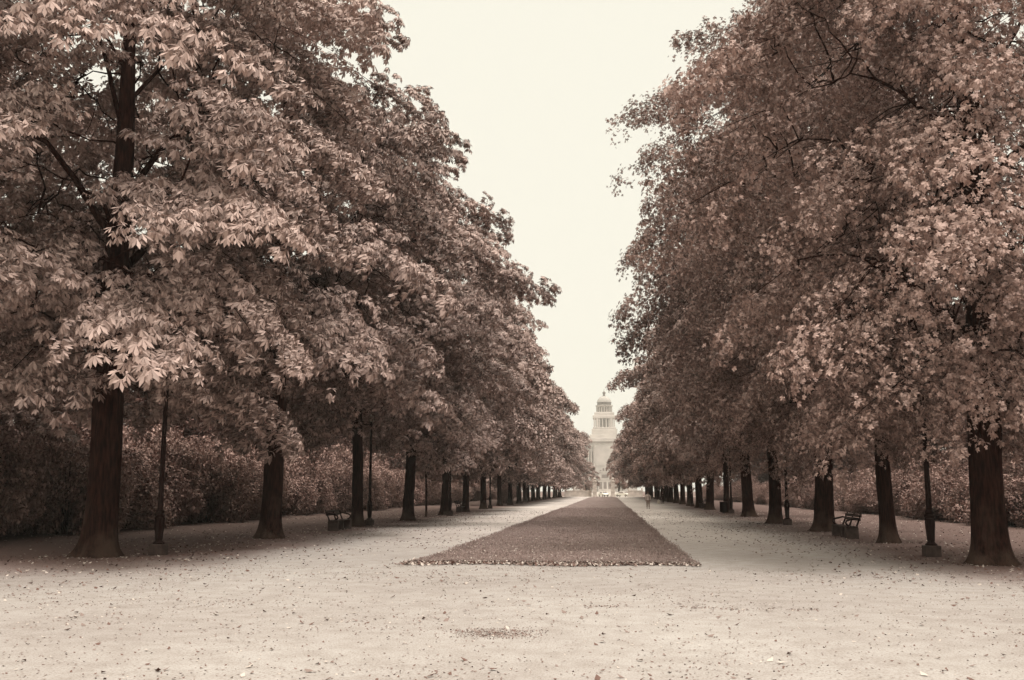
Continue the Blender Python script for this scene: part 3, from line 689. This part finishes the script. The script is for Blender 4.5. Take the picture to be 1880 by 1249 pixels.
# ------------------------------------------------------------------ benches (face +X, long side along Y)
def make_bench(loc, rz, label):
    o = empty('park_bench', loc, rz, label, 'bench', 'stone-footed park benches')
    for s in (0, 1):
        MB().box(-.24, .22, s * 2.2 - .11, s * 2.2 + .11, -.02, .42, bev=.015).build('end_block', M['stone'], o)
    MB().box(-.16, .16, 1.06, 1.14, -.02, .42, bev=.01).build('middle_support', M['stone'], o)
    b = MB()
    for k in range(4): b.box(-.22 + k * .115, -.22 + k * .115 + .10, -.14, 2.34, .423, .46, bev=.006)
    b.build('seat', M['wood'], o)
    b = MB()
    for k, (x, z) in enumerate(((-.31, .66), (-.35, .79))):
        b.box(x - .02, x + .02, -.12, 2.32, z, z + .11, bev=.006)
    b.build('backrest', M['wood'], o)
    for s in (0.0, 1.1, 2.2):
        MB().tube([(-.20, s, .46), (-.25, s, .58), (-.30, s, .70), (-.345, s, .84), (-.40, s, .93)], [.035, .032, .03, .028, .02], 8).build('back_support', M['iron'], o)
        if s != 1.1:
            MB().tube([(-.31, s, .74), (-.20, s, .76), (-.08, s, .73), (.06, s, .70), (.16, s, .66), (.19, s, .59), (.15, s, .52), (.08, s, .47), (.02, s, .455)], [.028, .03, .034, .036, .036, .034, .034, .034, .03], 8).build('armrest', M['iron'], o)
    return o
x, y = ground_at(611, 975); B0 = make_bench((x + .0, y + .1, 0), 0, 'iron-backed bench with stone end blocks in front of the third left chestnut')
x, y = ground_at(1565, 990); copy_tree(B0, (x, y + 2.3, 0), 'iron-backed bench with stone end blocks beside the broad dark right tree', R(180))
x, y = ground_at(843, 941); copy_tree(B0, (x, y, 0), 'small far bench at the foot of the sixth left chestnut', 0)
x, y = ground_at(1292, 934); copy_tree(B0, (x, y + 2.3, 0), 'pale far seat left of the dark straight tree on the right', R(180))

# litter bin beside the lamp on the right
x, y = ground_at(1329, 943)
o = empty('litter_bin', (x, y, 0), 0, 'dark slatted litter bin between two right-hand trunks near a lamp post', 'bin')
b = MB()
for k in range(18):
    a = k * 2 * math.pi / 18; b.box(.27 * math.cos(a) - .03, .27 * math.cos(a) + .03, .27 * math.sin(a) - .03, .27 * math.sin(a) + .03, .12, .86)
b.build('slats', M['iron'], o)
MB().lathe([(.22, .10), (.24, .84)], seg=20).build('liner', M['iron'], o)
MB().lathe([(.31, .86), (.32, .90), (.27, .92), (.20, .90)], seg=20).build('rim', M['stone'], o)
MB().lathe([(.10, -.02), (.10, .10)], seg=12).build('foot', M['stone'], o)

# ------------------------------------------------------------------ people
def skinned(name, joints, edges, m, parent, levels=2):
    """joints: list of (xyz, radius or (rx, ry)); grown into one continuous surface"""
    me = bpy.data.meshes.new(name); me.from_pydata([j[0] for j in joints], edges, [])
    o = bpy.data.objects.new(name + '_rig', me); col.objects.link(o)
    s = o.modifiers.new('s', 'SKIN'); s.use_smooth_shade = True; s.branch_smoothing = .4
    for v, j in zip(me.skin_vertices[0].data, joints): v.radius = j[1] if isinstance(j[1], tuple) else (j[1], j[1])
    me.skin_vertices[0].data[0].use_root = True
    u = o.modifiers.new('u', 'SUBSURF'); u.levels = levels; u.render_levels = levels
    dg = bpy.context.evaluated_depsgraph_get(); nm = bpy.data.meshes.new_from_object(o.evaluated_get(dg))
    bpy.data.objects.remove(o); nm.name = name; nm.materials.clear(); nm.materials.append(m)
    return link(name, nm, None, parent)
M['skin'] = mat('skin', (.34, .23, .19), .6, .3); M['suit'] = mat('pale_suit_cloth', (.66, .56, .51), .9, .1, var=.2, scale=8)
M['trouser'] = mat('trouser_cloth', (.30, .22, .19), .9, .1, var=.2, scale=8)
M['dark_cloth'] = mat('dark_coat_cloth', (.035, .018, .014), .9, .1); M['hair'] = mat('hair', (.10, .055, .04), .8, .2); M['shoe'] = mat('shoe_leather', (.05, .03, .025), .4, .4)
M['bag'] = mat('pale_bag', (.62, .55, .46), .7, .3)
def person(x, y, rz, label, top, bottom, coat=False, sc_=1.0, stride=.16):
    o = empty('person', (x, y, 0), rz, label, 'person'); o.scale = (sc_,) * 3
    s = stride; J = []; E = []
    def add(p, r, par=None):
        J.append((p, r)); k = len(J) - 1
        if par is not None: E.append((par, k))
        return k
    pel = add((0, 0, .95), (.15, .11)); ab = add((0, 0, 1.12), (.14, .10), pel); ch = add((0, .0, 1.33), (.17, .115), ab); nk0 = add((0, 0, 1.47), (.085, .08), ch)
    nk = add((0, .01, 1.53), .055, nk0); hd = add((0, .025, 1.62), (.075, .088), nk); hd2 = add((0, .02, 1.70), (.078, .092), hd); add((0, .015, 1.75), (.05, .06), hd2)
    nose = add((0, .125, 1.635), .012, hd)
    for sx, sw in ((-1, s), (1, -s)):
        hip = add((sx * .09, 0, .88), .095, pel); kn = add((sx * .10, sw * .55 + .03, .49), .062, hip); an = add((sx * .10, sw - (0.05 if sw < 0 else 0), .10), .04, kn)
        add((sx * .11, sw + .13 - (0.05 if sw < 0 else 0), .045), .038, an)
        sh = add((sx * .185, 0, 1.41), .062, ch); el = add((sx * .245, -sw * .35 - .02, 1.14), .044, sh); wr = add((sx * .255, -sw * .6 + .05, .90), .027, el)
        pm = add((sx * .255, -sw * .6 + .065, .83), (.022, .038), wr)
        th = add((sx * .235, -sw * .6 + .105, .83), .011, pm); add((sx * .225, -sw * .6 + .115, .79), .009, th)
        for q, (dy, ln) in enumerate(((.028, .065), (.010, .075), (-.010, .07), (-.028, .055))):
            f1 = add((sx * .25, -sw * .6 + .065 + dy, .785), .0095, pm); f2 = add((sx * .245, -sw * .6 + .075 + dy, .785 - ln * .5), .0085, f1); add((sx * .232, -sw * .6 + .085 + dy, .785 - ln), .0075, f2)
    skinned('body', J, E, M['skin'], o, 1)
    # jacket
    hem = .60 if coat else .84
    J2 = []; E2 = []
    def a2(p, r, par=None):
        J2.append((p, r)); k = len(J2) - 1
        if par is not None: E2.append((par, k))
        return k
    c0 = a2((0, 0, 1.15), (.172, .13)); c1 = a2((0, 0, 1.36), (.20, .14), c0); a2((0, 0, 1.48), (.10, .09), c1); h1 = a2((0, 0, .96), (.19, .145), c0); a2((0, 0, hem), (.21 if not coat else .27, .165), h1)
    for sx, sw in ((-1, s), (1, -s)):
        sh = a2((sx * .195, 0, 1.415), .078, c1); el = a2((sx * .25, -sw * .35 - .02, 1.14), .062, sh); a2((sx * .258, -sw * .6 + .045, .915), .047, el)
    skinned('jacket' if not coat else 'coat', J2, E2, top, o, 2)
    J3 = [((0, 0, .95), (.16, .125))]; E3 = []
    for sx, sw in ((-1, s), (1, -s)):
        n0 = len(J3); off = (0.05 if sw < 0 else 0)
        J3 += [((sx * .09, 0, .86), .112), ((sx * .10, sw * .55 + .03, .49), .082), ((sx * .10, sw - off, .12), .066)]; E3 += [(0, n0), (n0, n0 + 1), (n0 + 1, n0 + 2)]
    skinned('trousers', J3, E3, bottom, o, 2)
    for sx, sw in ((-1, s), (1, -s)):
        off = (0.05 if sw < 0 else 0)
        skinned('shoe', [((sx * .10, sw - off - .03, .05), .05), ((sx * .105, sw - off + .07, .045), .045), ((sx * .11, sw - off + .16, .035), .035)], [(0, 1), (1, 2)], M['shoe'], o, 2)
    hb = MB().lathe([(.075, 1.60), (.092, 1.66), (.092, 1.72), (.07, 1.775), (.02, 1.80)], cy=-.0, seg=16); hb.build('hair', M['hair'], o, True)
    return o
x, y = ground_at(1190, 934.5)
person(x, y, 0, 'person in a pale suit walking away along the right side of the lawn', M['suit'], M['trouser'], sc_=.93)
x, y = ground_at(1217, 925)
person(x, y, R(40), 'person in a long dark coat standing in the shade near the right trunks', M['dark_cloth'], M['dark_cloth'], coat=True, sc_=.88, stride=.04)
o = empty('shopping_bag', (x - .55, y - .1, 0), 0, 'small pale bag standing on the ground left of the dark-coated person', 'bag')
MB().box(-.2, .2, -.12, .12, .0, .42, taper=.03, bev=.03).build('bag_body', M['bag'], o)
MB().tube([(-.1, 0, .41), (-.08, 0, .54), (0, 0, .58), (.08, 0, .54), (.1, 0, .41)], .012, 6).build('handle', M['bag'], o)

# ------------------------------------------------------------------ gate, walls and cars at the end of the avenue
def px_x(px, y): # lateral position of a photo column at distance y
    d = CAMR @ Vector(((px - PX0) / F_PX, -(900 - PY0) / F_PX, -1.0)); return d.x / d.y * y
def gatepost(px, lab):
    o = empty('gate_pillar', (px_x(px, 272), 272, 0), 0, lab, 'gate pillar', 'stone pillars of the park gate')
    MB().box(-.66, .66, -.66, .66, -.05, .5, bev=.04).build('pillar_base', M['pale_stone'], o)
    b = MB().box(-.52, .52, -.52, .52, .5, 4.0, bev=.03)
    for z in (1.2, 1.9, 2.6, 3.3): b.box(-.545, .545, -.545, .545, z, z + .5, bev=.03)
    b.build('shaft', M['pale_stone'], o)
    MB().box(-.7, .7, -.7, .7, 4.0, 4.28, bev=.06).build('cap', M['pale_stone'], o)
    MB().lathe([(.28, 4.28), (.2, 4.42), (.34, 4.6), (.4, 4.85), (.3, 5.02), (.12, 5.1), (.06, 5.22), (0, 5.26)], seg=20).build('urn', M['pale_stone'], o, True)
gatepost(1092, 'left stone gate pillar at the far end of the lawn'); gatepost(1125, 'right stone gate pillar at the far end of the lawn')
def park_wall(x0, x1, lab):
    o = empty('park_wall', ((x0 + x1) / 2, 273.5, 0), 0, lab, 'wall'); hw = (x1 - x0) / 2
    MB().box(-hw, hw, -.2, .2, -.05, 1.55).build('wall', M['pale_stone'], o)
    MB().box(-hw - .05, hw + .05, -.28, .28, 1.55, 1.72, bev=.03).build('coping', M['pale_stone'], o)
    n = int(hw * 2 / 2.4)
    for k in range(n + 1):
        x = -hw + .2 + k * (2 * hw - .4) / n
        MB().box(x - .2, x + .2, -.24, .24, 1.72, 2.35, bev=.03).build('pier', M['pale_stone'], o)
park_wall(px_x(1036, 273), px_x(1086, 273), 'pale low stone wall left of the park gate'); park_wall(px_x(1153, 273), px_x(1180, 273), 'pale low stone wall right of the park gate')

def car(x, y, rz, lab, paint):
    o = empty('parked_car', (x, y, .008), rz, lab, 'car', 'cars beyond the park gate')
    prof = [(-2.05, .32), (-2.1, .62), (-2.0, .84), (-1.35, .90), (-.85, 1.36), (.45, 1.38), (1.05, .94), (1.9, .80), (2.08, .6), (2.05, .32)]  # nose at +X
    def slab(pr, w0, w1, zmid=.9):
        vs = []; n = len(pr)
        for s in (-1, 1):
            for (a, z) in pr:
                ww = w0 if z <= zmid else w0 + (w1 - w0) * (z - zmid) / .48; vs.append((a, s * ww, z))
        fs = [tuple(range(n))[::-1], tuple(range(n, 2 * n))] + [(i, (i + 1) % n, n + (i + 1) % n, n + i) for i in range(n)]
        return vs, fs
    bd = MB(); bd.add(*slab(prof, .82, .62)); body = bd.build('body', paint, o)
    bv = body.modifiers.new('b', 'BEVEL'); bv.width = .05; bv.segments = 2
    g = M['palace_dark']
    MB().add([(.50, -.58, 1.33), (.50, .58, 1.33), (1.0, .70, .97), (1.0, -.70, .97), (.53, -.58, 1.35), (.53, .58, 1.35), (1.03, .70, .99), (1.03, -.70, .99)], [(0, 1, 2, 3), (7, 6, 5, 4), (0, 4, 5, 1), (1, 5, 6, 2), (2, 6, 7, 3), (3, 7, 4, 0)]).build('windscreen', g, o)
    MB().add([(-.89, -.58, 1.33), (-.89, .58, 1.33), (-1.3, .70, .95), (-1.3, -.70, .95), (-.92, -.58, 1.35), (-.92, .58, 1.35), (-1.33, .70, .97), (-1.33, -.70, .97)], [(3, 2, 1, 0), (4, 5, 6, 7), (1, 5, 4, 0), (2, 6, 5, 1), (3, 7, 6, 2), (0, 4, 7, 3)]).build('rear_window', g, o)
    for s in (-1, 1):
        MB().add([(-.78, s * .70, 1.27), (.40, s * .70, 1.29), (.82, s * .83, .96), (-1.12, s * .83, .94), (-.78, s * .64, 1.27), (.40, s * .64, 1.29), (.82, s * .77, .96), (-1.12, s * .77, .94)], [(0, 1, 2, 3), (4, 5, 6, 7), (0, 1, 5, 4), (2, 3, 7, 6)]).build('side_window', g, o)
        for a in (-1.3, 1.3):
            wv = MB().lathe([(.20, -.09), (.30, -.08), (.31, 0), (.30, .08), (.20, .09)], seg=18); w_ = wv.build('wheel', M['iron'], o); w_.location = (a, s * .74, .30); w_.rotation_euler = (R(90), 0, 0)
            rm = MB().lathe([(.17, -.095), (.17, .095)], seg=14).build('rim', M['pale_stone'], w_)
        MB().box(2.02, 2.10, s * .62 - .13, s * .62 + .13, .58, .72).build('headlight', M['glass'], o)
        MB().box(-2.11, -2.05, s * .66 - .12, s * .66 + .12, .62, .76).build('tail_light', M['iron'], o)
    for e in (-1, 1): MB().box(e * 2.13 - .06, e * 2.13 + .06, -.8, .8, .34, .48, bev=.02).build('bumper', M['iron'], o)
M['white_paint'] = mat('white_car_paint', (.75, .70, .62), .3, .5); M['dark_paint'] = mat('dark_car_paint', (.10, .07, .06), .3, .5)
car(px_x(1078, 280), 280, R(-85), 'white car seen from the front left of the gate', M['white_paint'])
car(px_x(1108, 283), 283, R(-70), 'white car seen between the two gate pillars', M['white_paint'])
car(px_x(1143, 280), 280, R(-28), 'white car turned sideways right of the gate', M['white_paint'])
car(px_x(1065, 288), 288, R(5), 'dark car behind the wall left of the front-facing white car', M['dark_paint'])

# ------------------------------------------------------------------ domed palace at the end of the axis
D = 1100.0; S = D / F_PX / math.cos(YAW) * 1.0
def pz(py): return (900 - py) * D / F_PX * 1.0 + 1.8
def pw(a, b): return (b - a) * D / F_PX / 2
pal = empty('domed_palace', (px_x(1111.3, D), D, 0), 0, 'hazy monumental courthouse with a pillared drum and dome closing the avenue', 'building')
def tier(name, hw, dp, z0, z1, m='palace', bev=0.4, parent=None, y0=0): return MB().box(-hw, hw, -dp + y0, dp + y0, z0, z1, bev=bev).build(name, M[m], parent or pal)
body = tier('main_block', 34, 24, -1, pz(815)); tier('cornice', 36, 26, pz(815) + .003, pz(808), parent=body)
tier('attic', pw(1084, 1138), 15.6, pz(808), pz(801))
tier('plinth', pw(1088, 1134), 13.6, pz(801), pz(791))
core = tier('colonnade_core', pw(1095, 1127), 9.4, pz(791), pz(771), 'palace')
MB().box(-pw(1097, 1125), pw(1097, 1125), -9.7, -9.45, pz(789), pz(773)).build('opening', M['palace_dark'], core)
tier('colonnade_base', pw(1090, 1132), 12.6, pz(791) + .002, pz(788))
tier('entablature', pw(1090, 1132), 12.6, pz(771.5), pz(766))
tier('upper_attic', pw(1093, 1129), 11, pz(766), pz(760.5))
def columns(xs, y, z0, z1, r, name='column', parent=None):
    for x in xs: MB().lathe([(r * 1.4, z0), (r * 1.4, z0 + r), (r, z0 + r * 1.2), (r * .9, z1 - r * 1.3), (r * 1.35, z1 - r * .3), (r * 1.35, z1)], cx=x, cy=y, seg=12).build(name, M['palace'], parent or pal, True)
hw = pw(1091, 1131)
columns([-hw + 1.2, -hw + 3.6, -5.2, -2.0, 2.0, 5.2, hw - 3.6, hw - 1.2], -11.4, pz(788), pz(771.5), .75)
for s in (-1, 1): MB().box(s * 7.3 - 1.0, s * 7.3 + 1.0, -12.2, -9.2, pz(788), pz(771.5)).build('pier', M['palace'], pal)
rd = pw(1096.5, 1126)
MB().lathe([(rd - 1.4, pz(760.5)), (rd - 1.4, pz(749))], seg=36).build('drum', M['palace'], pal, True)
for k in range(18):
    a = 2 * math.pi * (k + .5) / 18
    if math.sin(a) < .35: 
        columns([(rd - .5) * math.cos(a)], (rd - .5) * math.sin(a), pz(760.5), pz(749.5), .5, 'drum_column')
for k in range(18):
    a = 2 * math.pi * k / 18
    if math.sin(a) < .2:
        m_ = MB().box(-.75, .75, -.06, .06, pz(759), pz(751)).build('drum_window', M['palace_dark'], pal); m_.location = ((rd - 1.36) * math.cos(a), (rd - 1.36) * math.sin(a), 0); m_.rotation_euler = (0, 0, a + R(90))
MB().lathe([(rd, pz(749.5)), (rd + .6, pz(748)), (rd + .6, pz(747)), (rd - 1, pz(746.6))], seg=36).build('drum_cornice', M['palace'], pal)
rb = pw(1098, 1125)
MB().lathe([(rb - .5, pz(746.6)), (rb - .5, pz(742.6)), (rb + .1, pz(742.2)), (rb + .1, pz(741.6))], seg=36).build('dome_band', M['stone'], pal)
MB().lathe([(rb * math.cos(t) * .97 + .05, pz(741.6) + (pz(729.8) - pz(741.6)) * math.sin(t)) for t in np.linspace(0, R(82), 12)], seg=40).build('dome', M['dome'], pal, True)
MB().lathe([(2.0, pz(730.5)), (1.5, pz(729.4)), (1.2, pz(728.5)), (1.2, pz(725)), (1.9, pz(724.5)), (1.8, pz(723)), (.9, pz(721.6)), (.25, pz(721)), (.12, pz(716)), (0, pz(715.8))], seg=16).build('lantern', M['stone'], pal, True)
# portico and giant order on the main front
por = tier('portico', pw(1099, 1123.5), 5, -1, pz(868.5), y0=-27, bev=.2)
MB().add([(-8.2, -32.4, pz(868.4)), (8.2, -32.4, pz(868.4)), (0, -32.4, pz(858)), (-8.2, -22, pz(868.4)), (8.2, -22, pz(868.4)), (0, -22, pz(858))], [(0, 1, 2), (5, 4, 3), (0, 3, 4, 1), (1, 4, 5, 2), (2, 5, 3, 0)]).build('pediment', M['palace'], por)
MB().box(-7.8, 7.8, -32.6, -32.05, pz(869.5), pz(868.5)).build('moulding', M['palace'], por); MB().box(-7.8, 7.8, -32.6, -32.05, pz(882), pz(881)).build('moulding', M['palace'], por)
MB().box(-3.6, 3.6, -32.25, -32.02, pz(879), pz(873)).build('window', M['palace_dark'], por)
for x in (-4.6, -1.55, 1.55, 4.6): MB().box(x - .9, x + .9, -32.7, -32.45, pz(866.5), pz(862 if abs(x) < 2 else 865)).build('window', M['palace_dark'], por)
for x in (-4.8, 0, 4.8): MB().box(x - 1.5, x + 1.5, -32.25, -32.02, pz(898), pz(886)).build('door', M['palace_dark'], por)
columns([-20.5, -17.5, -14.5, -11.5, 11.5, 14.5, 17.5, 20.5], -25.2, 6, pz(822), 1.0, 'giant_column')
for x in (-19, -16, -13, 13, 16, 19):
    for (a, b_) in ((878, 862), (852, 832)): MB().box(x - .55, x + .55, -24.12, -23.98, pz(a), pz(b_)).build('window', M['palace_dark'], body)
MB().box(-34.5, 34.5, -24.6, -24.02, pz(857), pz(855.5)).build('moulding', M['palace'], body)

# ------------------------------------------------------------------ hazy air
hz = MB().box(GX0 - 30, GX1 + 30, GY0 - 20, GY1 + 30, -1.4, 126).build('haze', None)
hm = bpy.data.materials.new('haze'); hm.use_nodes = True; nt = hm.node_tree; nt.nodes.clear()
ho = N(nt, 'ShaderNodeOutputMaterial'); pv = N(nt, 'ShaderNodeVolumePrincipled')
pv.inputs['Color'].default_value = (1.0, .96, .88, 1); pv.inputs['Density'].default_value = .0003; pv.inputs['Anisotropy'].default_value = 0.0
nt.links.new(pv.outputs[0], ho.inputs['Volume']); hz.data.materials.append(hm)
tag(hz, 'thin pale haze hanging over the whole avenue', 'haze', kind='stuff')
